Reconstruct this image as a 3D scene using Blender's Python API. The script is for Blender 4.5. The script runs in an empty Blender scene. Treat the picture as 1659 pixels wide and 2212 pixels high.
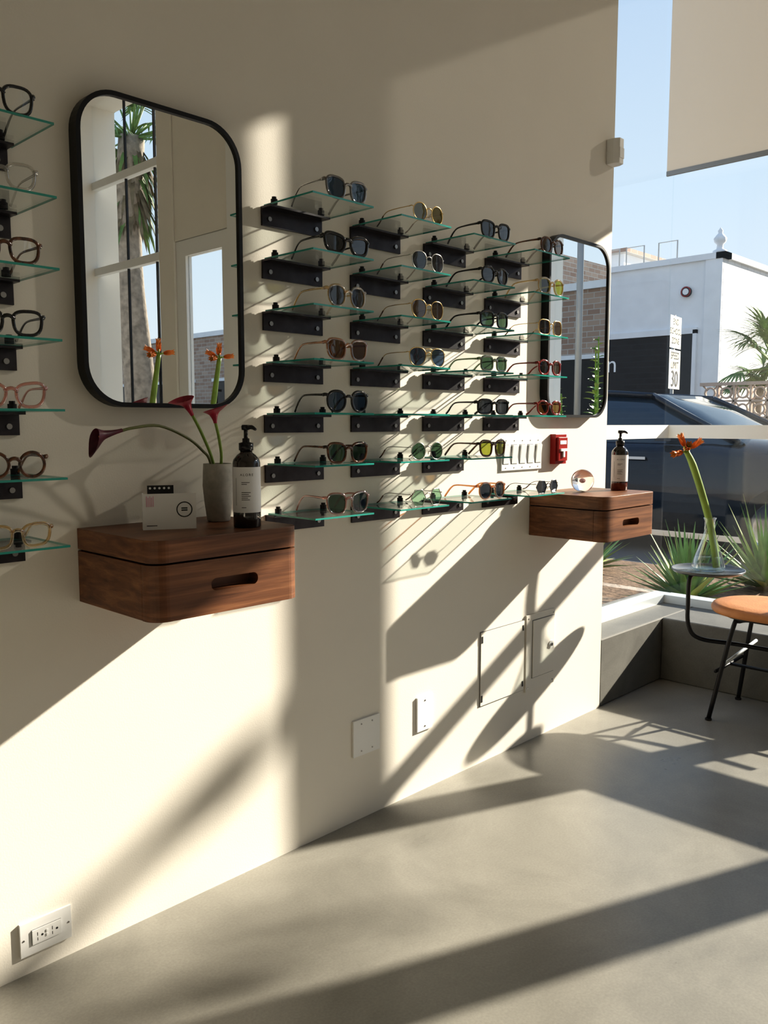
import bpy, math, random, bmesh
from mathutils import Vector, Matrix
random.seed(7)
V=Vector
scene=bpy.context.scene

# ------------------------------------------------------------------ materials
def newmat(name):
    m=bpy.data.materials.new(name); m.use_nodes=True
    nt=m.node_tree; nt.nodes.clear()
    out=nt.nodes.new('ShaderNodeOutputMaterial')
    return m,nt,out
def P(name,col,rough=.5,metal=0,spec=.5,trans=0,ior=1.45,var=0,vscale=20,bump=0,bscale=80,coat=0):
    m,nt,out=newmat(name)
    b=nt.nodes.new('ShaderNodeBsdfPrincipled')
    b.inputs['Base Color'].default_value=(*col,1)
    b.inputs['Roughness'].default_value=rough
    b.inputs['Metallic'].default_value=metal
    b.inputs['Specular IOR Level'].default_value=spec
    b.inputs['Transmission Weight'].default_value=trans
    b.inputs['IOR'].default_value=ior
    b.inputs['Coat Weight'].default_value=coat
    nt.links.new(b.outputs[0],out.inputs[0])
    tc=nt.nodes.new('ShaderNodeTexCoord')
    if var>0:
        n=nt.nodes.new('ShaderNodeTexNoise'); n.inputs['Scale'].default_value=vscale; n.inputs['Detail'].default_value=6
        nt.links.new(tc.outputs['Object'],n.inputs['Vector'])
        r=nt.nodes.new('ShaderNodeValToRGB')
        r.color_ramp.elements[0].position=.3; r.color_ramp.elements[1].position=.7
        r.color_ramp.elements[0].color=(*[c*(1-var) for c in col],1)
        r.color_ramp.elements[1].color=(*[min(1,c*(1+var)) for c in col],1)
        nt.links.new(n.outputs['Fac'],r.inputs[0]); nt.links.new(r.outputs[0],b.inputs['Base Color'])
    if bump>0:
        n2=nt.nodes.new('ShaderNodeTexNoise'); n2.inputs['Scale'].default_value=bscale; n2.inputs['Detail'].default_value=3
        nt.links.new(tc.outputs['Object'],n2.inputs['Vector'])
        bp=nt.nodes.new('ShaderNodeBump'); bp.inputs['Strength'].default_value=bump; bp.inputs['Distance'].default_value=.01
        nt.links.new(n2.outputs['Fac'],bp.inputs['Height']); nt.links.new(bp.outputs[0],b.inputs['Normal'])
    return m
def thin(name,tint,base=.04,edge=.7,power=4,rough=.0,gcol=(1,1,1)):
    m,nt,out=newmat(name)
    t=nt.nodes.new('ShaderNodeBsdfTransparent'); t.inputs[0].default_value=(*tint,1)
    g=nt.nodes.new('ShaderNodeBsdfGlossy'); g.inputs['Roughness'].default_value=rough; g.inputs['Color'].default_value=(*gcol,1)
    lw=nt.nodes.new('ShaderNodeLayerWeight'); lw.inputs['Blend'].default_value=.5
    pw=nt.nodes.new('ShaderNodeMath'); pw.operation='POWER'; pw.inputs[1].default_value=power
    ma=nt.nodes.new('ShaderNodeMath'); ma.operation='MULTIPLY_ADD'; ma.inputs[1].default_value=edge; ma.inputs[2].default_value=base
    mx=nt.nodes.new('ShaderNodeMixShader')
    nt.links.new(lw.outputs['Facing'],pw.inputs[0]); nt.links.new(pw.outputs[0],ma.inputs[0])
    nt.links.new(ma.outputs[0],mx.inputs[0]); nt.links.new(t.outputs[0],mx.inputs[1]); nt.links.new(g.outputs[0],mx.inputs[2])
    nt.links.new(mx.outputs[0],out.inputs[0])
    return m
def brick(name,c1,c2,mortar,scale=1,bump=.6):
    m,nt,out=newmat(name)
    b=nt.nodes.new('ShaderNodeBsdfPrincipled'); b.inputs['Roughness'].default_value=.85
    tc=nt.nodes.new('ShaderNodeTexCoord'); sp=nt.nodes.new('ShaderNodeSeparateXYZ'); ad=nt.nodes.new('ShaderNodeMath'); ad.operation='ADD'
    cb=nt.nodes.new('ShaderNodeCombineXYZ'); bt=nt.nodes.new('ShaderNodeTexBrick')
    nt.links.new(tc.outputs['Object'],sp.inputs[0]); nt.links.new(sp.outputs[0],ad.inputs[0]); nt.links.new(sp.outputs[1],ad.inputs[1])
    nt.links.new(ad.outputs[0],cb.inputs[0]); nt.links.new(sp.outputs[2],cb.inputs[1]); nt.links.new(cb.outputs[0],bt.inputs['Vector'])
    bt.inputs['Color1'].default_value=(*c1,1); bt.inputs['Color2'].default_value=(*c2,1); bt.inputs['Mortar'].default_value=(*mortar,1)
    bt.inputs['Scale'].default_value=scale; bt.inputs['Brick Width'].default_value=.4; bt.inputs['Row Height'].default_value=.15; bt.inputs['Mortar Size'].default_value=.012
    bp=nt.nodes.new('ShaderNodeBump'); bp.inputs['Strength'].default_value=bump; bp.inputs['Distance'].default_value=.02; bp.invert=True
    nt.links.new(bt.outputs['Fac'],bp.inputs['Height']); nt.links.new(bp.outputs[0],b.inputs['Normal'])
    nt.links.new(bt.outputs['Color'],b.inputs['Base Color']); nt.links.new(b.outputs[0],out.inputs[0])
    return m
def wood(name,ca,cb_,cc,sc=(1.6,6,36),sf=(10,60,260)):
    m,nt,out=newmat(name)
    b=nt.nodes.new('ShaderNodeBsdfPrincipled'); b.inputs['Roughness'].default_value=.42
    tc=nt.nodes.new('ShaderNodeTexCoord'); mp=nt.nodes.new('ShaderNodeMapping'); mp.inputs['Scale'].default_value=sc
    n=nt.nodes.new('ShaderNodeTexNoise'); n.inputs['Scale'].default_value=1.6; n.inputs['Detail'].default_value=6; n.inputs['Distortion'].default_value=.8
    r=nt.nodes.new('ShaderNodeValToRGB'); e=r.color_ramp.elements
    e[0].position=.3; e[0].color=(*ca,1); e[1].position=.72; e[1].color=(*cc,1); k=e.new(.5); k.color=(*cb_,1)
    mp2=nt.nodes.new('ShaderNodeMapping'); mp2.inputs['Scale'].default_value=sf
    n2=nt.nodes.new('ShaderNodeTexNoise'); n2.inputs['Scale'].default_value=1.5; n2.inputs['Detail'].default_value=4
    mx=nt.nodes.new('ShaderNodeMix'); mx.data_type='RGBA'; mx.blend_type='MULTIPLY'; mx.inputs[0].default_value=.4
    L=nt.links.new
    L(tc.outputs['Object'],mp.inputs[0]); L(mp.outputs[0],n.inputs['Vector']); L(n.outputs['Fac'],r.inputs[0])
    L(tc.outputs['Object'],mp2.inputs[0]); L(mp2.outputs[0],n2.inputs['Vector'])
    L(r.outputs[0],mx.inputs[6]); L(n2.outputs['Fac'],mx.inputs[7]); L(mx.outputs[2],b.inputs['Base Color'])
    bp=nt.nodes.new('ShaderNodeBump'); bp.inputs['Strength'].default_value=.12; bp.inputs['Distance'].default_value=.002
    L(n2.outputs['Fac'],bp.inputs['Height']); L(bp.outputs[0],b.inputs['Normal']); L(b.outputs[0],out.inputs[0])
    return m
def concrete(name,c,rough=(.28,.5),scale=2.2,lo=.85,hi=1.12):
    m,nt,out=newmat(name); L=nt.links.new
    b=nt.nodes.new('ShaderNodeBsdfPrincipled')
    tc=nt.nodes.new('ShaderNodeTexCoord')
    n=nt.nodes.new('ShaderNodeTexNoise'); n.inputs['Scale'].default_value=scale; n.inputs['Detail'].default_value=9; n.inputs['Roughness'].default_value=.65; n.inputs['Distortion'].default_value=.6
    r=nt.nodes.new('ShaderNodeValToRGB'); e=r.color_ramp.elements
    e[0].position=.30; e[0].color=(c[0]*lo,c[1]*lo,c[2]*lo,1); e[1].position=.70; e[1].color=(c[0]*hi,c[1]*hi,c[2]*hi,1)
    L(tc.outputs['Object'],n.inputs['Vector']); L(n.outputs['Fac'],r.inputs[0])
    n3=nt.nodes.new('ShaderNodeTexNoise'); n3.inputs['Scale'].default_value=160; n3.inputs['Detail'].default_value=2
    L(tc.outputs['Object'],n3.inputs['Vector'])
    mx=nt.nodes.new('ShaderNodeMix'); mx.data_type='RGBA'; mx.blend_type='OVERLAY'; mx.inputs[0].default_value=.18
    L(r.outputs[0],mx.inputs[6]); L(n3.outputs['Fac'],mx.inputs[7]); L(mx.outputs[2],b.inputs['Base Color'])
    mr=nt.nodes.new('ShaderNodeMapRange'); mr.inputs['To Min'].default_value=rough[0]; mr.inputs['To Max'].default_value=rough[1]
    L(n.outputs['Fac'],mr.inputs[0]); L(mr.outputs[0],b.inputs['Roughness']); L(b.outputs[0],out.inputs[0])
    return m

M_wall=P('wall_paint',(.80,.762,.69),.75,spec=.25,var=.015,vscale=3,bump=.05,bscale=250)
M_ceil=P('ceiling_paint',(.80,.77,.71),.8,spec=.2)
M_floor=concrete('polished_concrete',(.28,.270,.24),(.20,.42),2.6,.80,1.18)
M_curb=concrete('curb_concrete',(.15,.147,.132),(.5,.75),4,.75,1.2)
M_alu=P('window_frame_metal',(.62,.66,.68),.4,metal=.3)
M_frame_w=P('window_frame_white',(.80,.80,.78),.45)
M_winglass=thin('window_glass',(.975,.985,.985),.015,.22,5)
M_walnut=wood('walnut_wood',(.110,.040,.017),(.205,.080,.034),(.34,.148,.066))
M_dark=P('dark_recess',(.02,.012,.008),.8)
M_blackmetal=P('black_metal',(.018,.018,.02),.38,metal=.4)
M_bracket=P('blackened_steel',(.055,.05,.055),.35,metal=.75,var=.25,vscale=25)
M_bolt=P('bolt_steel',(.35,.34,.33),.3,metal=1)
M_shelf=thin('shelf_glass',(.94,.965,.955),.05,.5,4)
M_shelfedge=P('shelf_glass_edge',(.03,.30,.25),.12,spec=.8)
M_mirror=P('mirror_silver',(.95,.97,.96),.0,metal=1)
M_plate=P('white_plastic',(.83,.83,.82),.35)
M_plated=P('plastic_shadow_gap',(.18,.18,.18),.6)
M_red=P('red_plastic',(.30,.012,.010),.3)
M_white=P('white_card',(.85,.85,.84),.6)
M_ink=P('ink_black',(.02,.02,.02),.6)
M_pink=P('ink_pink',(.75,.3,.45),.6)
M_inner=P('paperweight_inclusion',(.72,.45,.48),.6)
M_ceramic=P('speckled_ceramic',(.42,.40,.355),.55,var=.12,vscale=90)
M_amber=P('amber_bottle_glass',(.012,.006,.004),.06,spec=.8,coat=.5)
M_liquid=P('amber_liquid',(.12,.02,.008),.05,spec=.7)
M_bpump=P('pump_plastic',(.012,.012,.014),.25)
M_label=P('paper_label',(.72,.72,.73),.6)
M_calla=P('calla_petal',(.09,.008,.022),.4,var=.4,vscale=30)
M_calla2=P('calla_petal_red',(.34,.02,.05),.4,var=.35,vscale=30)
M_stem=P('green_stem',(.22,.33,.06),.45,var=.2,vscale=12)
M_stemd=P('dark_stem',(.12,.13,.05),.45,var=.3,vscale=12)
M_amary=P('amaryllis_petal',(.82,.26,.07),.45,var=.3,vscale=25)
M_clear=thin('clear_glass',(.95,.98,.97),.07,.9,1.8)
M_water=thin('water',(.88,.93,.92),.05,.4,3)
M_crystal=P('crystal_ball',(.98,.93,.92),.02,trans=1,ior=1.45)
M_leather=P('tan_leather',(.56,.25,.10),.5,var=.12,vscale=14,bump=.15,bscale=120)
M_tabletop=P('tabletop_dark',(.10,.11,.12),.22,spec=.8)
M_asphalt=P('asphalt',(.15,.145,.14),.9,var=.06,vscale=1.5)
M_side=P('sidewalk',(.42,.38,.33),.9,var=.1,vscale=3)
M_soil=P('soil_mulch',(.17,.11,.07),.95,var=.5,vscale=25,bump=1,bscale=30)
M_agave=P('agave_leaf',(.13,.25,.08),.5,var=.35,vscale=8)
M_agave2=P('agave_leaf_edge',(.38,.45,.15),.5)
M_trunk=P('palm_trunk',(.30,.24,.18),.9,var=.35,vscale=9,bump=1,bscale=14)
M_frond=P('palm_frond',(.13,.22,.06),.7,var=.4,vscale=6)
M_dead=P('palm_skirt',(.16,.12,.07),.9,var=.4,vscale=6)
M_wbrick=brick('white_painted_brick',(.80,.80,.79),(.74,.74,.73),(.62,.62,.62),1)
M_stucco=P('white_stucco',(.76,.77,.78),.9,var=.05,vscale=2,bump=.3,bscale=6)
M_rbrick=brick('brown_brick',(.30,.20,.15),(.42,.32,.25),(.45,.42,.38),1)
M_darkglass=P('storefront_glass',(.015,.017,.02),.25,spec=.3)
M_breeze=P('breeze_block',(.50,.38,.30),.9,var=.08)
M_carp=P('car_paint',(.012,.018,.028),.05,spec=.6)
M_carg=P('car_glass',(.02,.035,.05),.03,spec=1)
M_tire=P('tire_rubber',(.02,.02,.02),.8)
M_rim=P('wheel_rim',(.45,.46,.48),.25,metal=1)
M_sign=P('sign_white',(.80,.78,.68),.5)
M_signy=P('sign_post',(.35,.35,.34),.5,metal=.5)
M_counter=P('counter_white',(.75,.73,.70),.5)

# roller-shade mesh fabric (screen cloth lets a little direct light through)
def shade_mat():
    m,nt,out=newmat('roller_shade_fabric'); L=nt.links.new
    d=nt.nodes.new('ShaderNodeBsdfDiffuse'); d.inputs[0].default_value=(.60,.56,.50,1)
    tl=nt.nodes.new('ShaderNodeBsdfTranslucent'); tl.inputs[0].default_value=(.58,.53,.46,1)
    t=nt.nodes.new('ShaderNodeBsdfTransparent')
    a=nt.nodes.new('ShaderNodeMixShader'); a.inputs[0].default_value=.25
    b=nt.nodes.new('ShaderNodeMixShader'); b.inputs[0].default_value=.22
    L(d.outputs[0],a.inputs[1]); L(tl.outputs[0],a.inputs[2]); L(a.outputs[0],b.inputs[1]); L(t.outputs[0],b.inputs[2]); L(b.outputs[0],out.inputs[0])
    return m
M_shade=shade_mat()

# ------------------------------------------------------------------ mesh builder
class MB:
    def __init__(s): s.v=[];s.f=[];s.m=[];s.sm=[];s.mats=[]
    def mi(s,m):
        if m not in s.mats: s.mats.append(m)
        return s.mats.index(m)
    def add(s,verts,faces,mat,smooth=False):
        o=len(s.v); s.v+= [tuple(v) for v in verts]; k=s.mi(mat)
        for f in faces: s.f.append([i+o for i in f]); s.m.append(k); s.sm.append(smooth)
    def box(s,x0,x1,y0,y1,z0,z1,mat,X=None):
        x0,x1=min(x0,x1),max(x0,x1); y0,y1=min(y0,y1),max(y0,y1); z0,z1=min(z0,z1),max(z0,z1)
        vs=[V((x,y,z)) for x in(x0,x1) for y in(y0,y1) for z in(z0,z1)]
        if X: vs=[X@v for v in vs]
        s.add(vs,[(0,1,3,2),(4,6,7,5),(0,4,5,1),(2,3,7,6),(0,2,6,4),(1,5,7,3)],mat)
    def tube(s,pts,rad,mat,seg=8,closed=False,up=None,ra=1,rb=1,smooth=True):
        pts=[V(p) for p in pts]; n=len(pts); R=rad if isinstance(rad,(list,tuple)) else [rad]*n
        vs=[];prev=None
        for i,p in enumerate(pts):
            if closed: t=(pts[(i+1)%n]-pts[i-1])
            else: t=pts[min(i+1,n-1)]-pts[max(i-1,0)]
            if t.length<1e-9: t=V((0,0,1))
            t.normalize()
            if up is not None: u=V(up)
            elif prev is None: u=V((0,0,1)) if abs(t.z)<.9 else V((1,0,0))
            else: u=prev
            nn=u-t*u.dot(t)
            if nn.length<1e-6: nn=V((1,.01,0))-t*t.x
            nn.normalize(); b=t.cross(nn); prev=nn
            for k in range(seg):
                a=2*math.pi*(k+.5)/seg
                vs.append(p+nn*math.cos(a)*R[i]*ra+b*math.sin(a)*R[i]*rb)
        fs=[]
        for i in range(n if closed else n-1):
            j=(i+1)%n
            for k in range(seg):
                l=(k+1)%seg; fs.append((i*seg+k,i*seg+l,j*seg+l,j*seg+k))
        if not closed:
            fs.append(tuple(range(seg))[::-1]); fs.append(tuple((n-1)*seg+k for k in range(seg)))
        s.add(vs,fs,mat,smooth)
    def lathe(s,prof,c,mat,seg=32,smooth=True,axis=None):
        c=V(c); Q=V((0,0,1)).rotation_difference(V(axis).normalized()).to_matrix() if axis else None
        vs=[]
        for r,z in prof:
            for k in range(seg):
                a=2*math.pi*k/seg; p=V((r*math.cos(a),r*math.sin(a),z))
                if Q: p=Q@p
                vs.append(c+p)
        fs=[]
        for i in range(len(prof)-1):
            for k in range(seg):
                l=(k+1)%seg; fs.append((i*seg+k,i*seg+l,(i+1)*seg+l,(i+1)*seg+k))
        s.add(vs,fs,mat,smooth)
    def disc(s,c,r,mat,normal=(0,0,1),seg=24):
        c=V(c); Q=V((0,0,1)).rotation_difference(V(normal).normalized()).to_matrix()
        s.add([c+Q@V((r*math.cos(2*math.pi*k/seg),r*math.sin(2*math.pi*k/seg),0)) for k in range(seg)],[tuple(range(seg))],mat)
    def cyl(s,c,r,h,mat,axis=(0,0,1),seg=20):
        s.lathe([(0.0001,0),(r,0),(r,0),(r,h),(r,h),(.0001,h)],c,mat,seg,False,axis)
    def prism(s,poly,z0,z1,mat,f=lambda a,b,c:(a,b,c)):
        n=len(poly)
        vs=[f(a,b,z0) for a,b in poly]+[f(a,b,z1) for a,b in poly]
        fs=[tuple(range(n))[::-1],tuple(range(n,2*n))]+[(i,(i+1)%n,n+(i+1)%n,n+i) for i in range(n)]
        s.add(vs,fs,mat)
    def grid(s,fn,nu,nv,mat,wrap=False):
        vs=[fn(i/(nu-(0 if wrap else 1)),j/(nv-1)) for j in range(nv) for i in range(nu)]
        fs=[]
        for j in range(nv-1):
            for i in range(nu if wrap else nu-1):
                k=(i+1)%nu; fs.append((j*nu+i,j*nu+k,(j+1)*nu+k,(j+1)*nu+i))
        s.add(vs,fs,mat,True)
    def leaf(s,base,dirv,up,L,W,droop,mat,n=7,fold=.25,wp=None):
        base=V(base);d=V(dirv).normalized();u=V(up); sd=d.cross(u).normalized(); u=sd.cross(d).normalized()
        vs=[];p=base.copy();cur=d.copy()
        for i in range(n):
            t=i/(n-1)
            w=W*(wp(t) if wp else (math.sin(math.pi*min(1,.12+t*.88))**.8))
            cu=sd.cross(cur).normalized()
            vs+=[p-sd*w/2+cu*w*fold,p,p+sd*w/2+cu*w*fold]
            cur=(cur+V((0,0,-1))*droop/n).normalized(); p=p+cur*L/(n-1)
        fs=[]
        for i in range(n-1):
            a=i*3; fs+=[(a,a+1,a+4,a+3),(a+1,a+2,a+5,a+4)]
        s.add(vs,fs,mat,True)
    def text(s,txt,size,fn,mat,spacing=1):
        cu=bpy.data.curves.new('t','FONT'); cu.body=txt; cu.size=size; cu.align_x='CENTER'; cu.align_y='CENTER'; cu.space_character=spacing; cu.resolution_u=3
        ob=bpy.data.objects.new('t',cu); scene.collection.objects.link(ob)
        dg=bpy.context.evaluated_depsgraph_get()
        me=bpy.data.meshes.new_from_object(ob.evaluated_get(dg),depsgraph=dg)
        s.add([fn(v.co.x,v.co.y) for v in me.vertices],[tuple(p.vertices) for p in me.polygons],mat)
        bpy.data.objects.remove(ob); bpy.data.meshes.remove(me); bpy.data.curves.remove(cu)
    def build(s,name,loc=(0,0,0),rotz=0,bevel=0,parent=None,scale=1,recalc=False):
        me=bpy.data.meshes.new(name); me.from_pydata(s.v,[],s.f)
        for m in s.mats: me.materials.append(m)
        me.polygons.foreach_set('material_index',s.m); me.polygons.foreach_set('use_smooth',s.sm)
        me.validate(); me.update()
        if recalc:
            bm=bmesh.new(); bm.from_mesh(me); bmesh.ops.remove_doubles(bm,verts=bm.verts,dist=1e-6); bmesh.ops.recalc_face_normals(bm,faces=bm.faces); bm.to_mesh(me); bm.free()
        ob=bpy.data.objects.new(name,me); scene.collection.objects.link(ob)
        ob.location=loc; ob.rotation_euler=(0,0,rotz); ob.scale=(scale,)*3
        if bevel>0:
            b=ob.modifiers.new('bevel','BEVEL'); b.width=bevel; b.segments=2; b.limit_method='ANGLE'; b.angle_limit=math.radians(50)
        if parent: ob.parent=parent
        return ob
def box(name,x0,x1,y0,y1,z0,z1,mat,bevel=0):
    b=MB(); b.box(x0,x1,y0,y1,z0,z1,mat); return b.build(name,bevel=bevel)
def cr(pts,n=6):
    pts=[V(p) for p in pts]; P_=[pts[0]*2-pts[1]]+pts+[pts[-1]*2-pts[-2]]; out=[]
    for i in range(1,len(P_)-2):
        a,b,c,d=P_[i-1],P_[i],P_[i+1],P_[i+2]
        for k in range(n):
            t=k/n; out.append(.5*((2*b)+(c-a)*t+(2*a-5*b+4*c-d)*t*t+(3*b-a-3*c+d)*t**3))
    out.append(pts[-1]); return out
def rrect(x0,x1,z0,z1,r,n=10):
    out=[]
    for cx,cz,a0 in((x1-r,z1-r,0),(x0+r,z1-r,90),(x0+r,z0+r,180),(x1-r,z0+r,270)):
        for k in range(n+1):
            a=math.radians(a0+90*k/n); out.append((cx+r*math.cos(a),cz+r*math.sin(a)))
    return out

# ------------------------------------------------------------------ room shell
CEIL=4.2; FX=4.07
box('wall_left',-3,3.14,0,.24,0,CEIL,M_wall)
box('floor',-3,4.3,-6.3,.24,-.1,0,M_floor)
box('ceiling',-3.2,4.3,-6.5,.30,CEIL,CEIL+.15,M_ceil)
box('wall_back',-3.2,-3,-6.3,.24,0,CEIL,M_wall)
box('wall_right',-3,4.3,-6.5,-6.1,0,CEIL,M_wall)
b=MB(); b.box(FX-.06,FX+.14,-3.90,.22,3.37,CEIL,M_wall)
b.box(FX-.05,FX+.07,-1.037,-.916,0,3.37,M_frame_w)
b.box(FX-.05,FX+.07,-1.86,-1.70,0,3.37,M_frame_w)
b.box(FX-.05,FX+.07,-3.90,-3.74,0,3.37,M_frame_w)
b.build('wall_front')
box('wall_front_pier',FX-.05,FX+.07,-4.90,-4.665,0,CEIL,M_wall)
# concrete curb
b=MB(); b.box(3.14,4.2,.0,.36,0,.295,M_curb); b.box(3.70,4.2,-.916,.0,0,.295,M_curb)
b.build('trim_1',bevel=.006)
# side window (parallel with the display wall)
b=MB(); b.box(3.14,4.055,.185,.197,.33,CEIL,M_winglass)
b.box(3.14,4.10,.15,.23,.295,.335,M_alu); b.box(3.14,3.165,.15,.23,.33,CEIL,M_alu)
b.box(3.165,4.05,.165,.215,1.13,1.195,M_frame_w)
b.build('window_1')
# front window by the corner
b=MB(); b.box(FX-.006,FX+.006,-.916,.197,.33,3.37,M_winglass)
b.box(FX-.04,FX+.04,-.916,.15,.295,.335,M_alu)
b.box(FX-.025,FX+.025,-.916,.215,1.13,1.195,M_frame_w)
b.build('window_2')
b=MB(); b.box(FX-.006,FX+.006,-1.70,-1.037,.05,3.37,M_winglass); b.box(FX-.03,FX+.03,-1.70,-1.037,0,.05,M_alu); b.build('window_3')
b=MB(); b.box(FX-.006,FX+.006,-3.74,-1.86,.05,3.37,M_winglass); b.box(FX-.03,FX+.03,-3.74,-1.86,0,.05,M_alu)
b.box(FX-.03,FX+.03,-2.82,-2.77,.05,3.37,M_frame_w); b.build('window_4')
b=MB(); b.box(FX-.006,FX+.006,-6.1,-4.9,.3,CEIL,M_winglass); b.box(FX-.05,FX+.05,-6.1,-4.9,0,.3,M_curb)
for z in(2.62,3.42): b.box(FX-.03,FX+.03,-6.1,-4.9,z,z+.07,M_frame_w)
for y in(-5.505,-5.01): b.box(FX-.01,FX+.01,y-.008,y+.008,.3,CEIL,M_blackmetal)
b.build('window_5')
# glass door with frame, and panel above
b=MB(); b.box(FX-.03,FX+.03,-4.66,-4.52,0,2.73,M_frame_w); b.box(FX-.03,FX+.03,-4.0,-3.905,0,2.73,M_frame_w); b.box(FX-.03,FX+.03,-4.52,-4.0,2.6,2.73,M_frame_w)
b.box(FX-.03,FX+.03,-4.52,-4.0,0,.12,M_frame_w)
b.box(FX-.005,FX+.005,-4.52,-4.0,.12,2.6,M_winglass); b.box(FX-.09,FX-.07,-4.06,-4.04,.8,1.5,M_blackmetal)
b.box(FX-.09,FX-.03,-4.06,-4.04,.82,.84,M_blackmetal); b.box(FX-.09,FX-.03,-4.06,-4.04,1.46,1.48,M_blackmetal)
b.build('door_1')
box('wall_front_panel',FX-.04,FX+.04,-4.66,-3.905,2.735,CEIL,M_wall)
# roller shades
def shade(y0,y1,z,x=3.975):
    b=MB(); b.box(x-.0015,x+.0015,y0,y1,z,3.32,M_shade); b.box(x-.006,x+.006,y0,y1,z-.022,z,M_signy)
    b.tube([(x,y0,3.335),(x,y1,3.335)],.032,M_alu,12); b.build('roller_shade')
shade(-.905,.185,2.41); shade(-1.695,-1.045,2.345)

# ------------------------------------------------------------------ shelves
ROWS=[1.754,1.622,1.491,1.359,1.227,1.096,.964]
COLS=[1.371,1.683,1.994,2.305]
def shelf(x,z):
    b=MB(); T=.0045; w=.203
    b.box(x,x+w,-.007,-.0005,z-.050,z-.003,M_bracket)
    b.box(x,x+w,-.040,-.007,z-.008,z-.003,M_bracket)
    for bx in(x+.022,x+w-.022):
        b.cyl((bx,-.007,z-.032),.006,.004,M_bolt,(0,-1,0),12)
        b.cyl((bx,-.028,z+T-.003),.009,.012,M_blackmetal,(0,0,1),14)
        b.cyl((bx,-.028,z+T+.009),.006,.006,M_blackmetal,(0,0,1),12)
    x0,x1,y0,y1,z0,z1=x+.006,x+w+.01,-.195,-.006,z-.003,z+T-.003
    vs=[(X,Y,Z) for X in(x0,x1) for Y in(y0,y1) for Z in(z0,z1)]
    b.add(vs,[(0,2,6,4),(1,5,7,3)],M_shelf)
    b.add(vs,[(0,1,3,2),(4,6,7,5),(0,4,5,1),(2,3,7,6)],M_shelfedge)
    return b.build('glass_shelf')
GZ=.0020
# ------------------------------------------------------------------ eyewear
FR=dict(black=P('acetate_black',(.008,.008,.009),.12,coat=.5),
 gold=P('metal_gold',(.75,.52,.22),.2,metal=1), silver=P('metal_silver',(.62,.60,.56),.2,metal=1), gun=P('metal_gunmetal',(.12,.12,.13),.25,metal=1),
 tort=P('acetate_tortoise',(.10,.035,.012),.12,var=.9,vscale=70,coat=.5),
 clear=thin('acetate_crystal',(.78,.76,.72),.16,.6,1.6,.05), champ=thin('acetate_champagne',(.85,.68,.38),.16,.6,1.6,.05),
 amber=thin('acetate_amber',(.75,.42,.13),.16,.5,1.6,.05), pink=thin('acetate_pink',(.85,.52,.45),.18,.5,1.6,.05),
 olive=thin('acetate_olive',(.25,.32,.2),.14,.5,1.6,.05), grey=thin('acetate_smoke',(.30,.27,.24),.14,.5,1.6,.05), red=P('acetate_red',(.20,.015,.01),.12,coat=.5,var=.5,vscale=60))
def lens(n,c): return thin('lens_'+n,c,.06,.6,3)
LN=dict(dark=lens('dark',(.035,.04,.05)),blue=lens('blue',(.05,.09,.16)),olive=lens('olive',(.16,.14,.03)),brown=lens('brown',(.14,.08,.035)),
 green=lens('green',(.06,.12,.07)),lgreen=lens('light_green',(.32,.52,.36)),yellow=lens('yellow',(.62,.62,.08)),yg=lens('yellowgreen',(.35,.38,.06)),clear=thin('lens_clear',(.93,.95,.95),.05,.6,3),
 amb=lens('amber',(.45,.24,.06)))
def outline(sh,w,h,n=30):
    out=[]
    for i in range(n):
        t=2*math.pi*i/n; c,s=math.cos(t),math.sin(t)
        e=dict(round=2,panto=2.3,square=3.3,way=2.9,avi=2.3,hex=2,cat=2.8)[sh]
        x=w/2*math.copysign(abs(c)**(2/e),c); y=h/2*math.copysign(abs(s)**(2/e),s)
        if sh=='hex':
            a=(t%(math.pi/3))-math.pi/6; r=math.cos(math.pi/6)/math.cos(a); x=w/2*r*c*1.06; y=h/2*r*s*1.1
        if sh=='panto': x*=1+.16*y/h
        if sh=='way': x*=1+.22*y/h; y+=.07*h*x/w
        if sh=='cat': x*=1+.3*y/h; y+=.16*h*x/w*(1 if y>0 else .2)
        if sh=='avi': x*=1+.28*y/h; y-=.12*h*x/w*(1 if y<0 else -.1)
        out.append((x,y))
    return out
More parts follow.
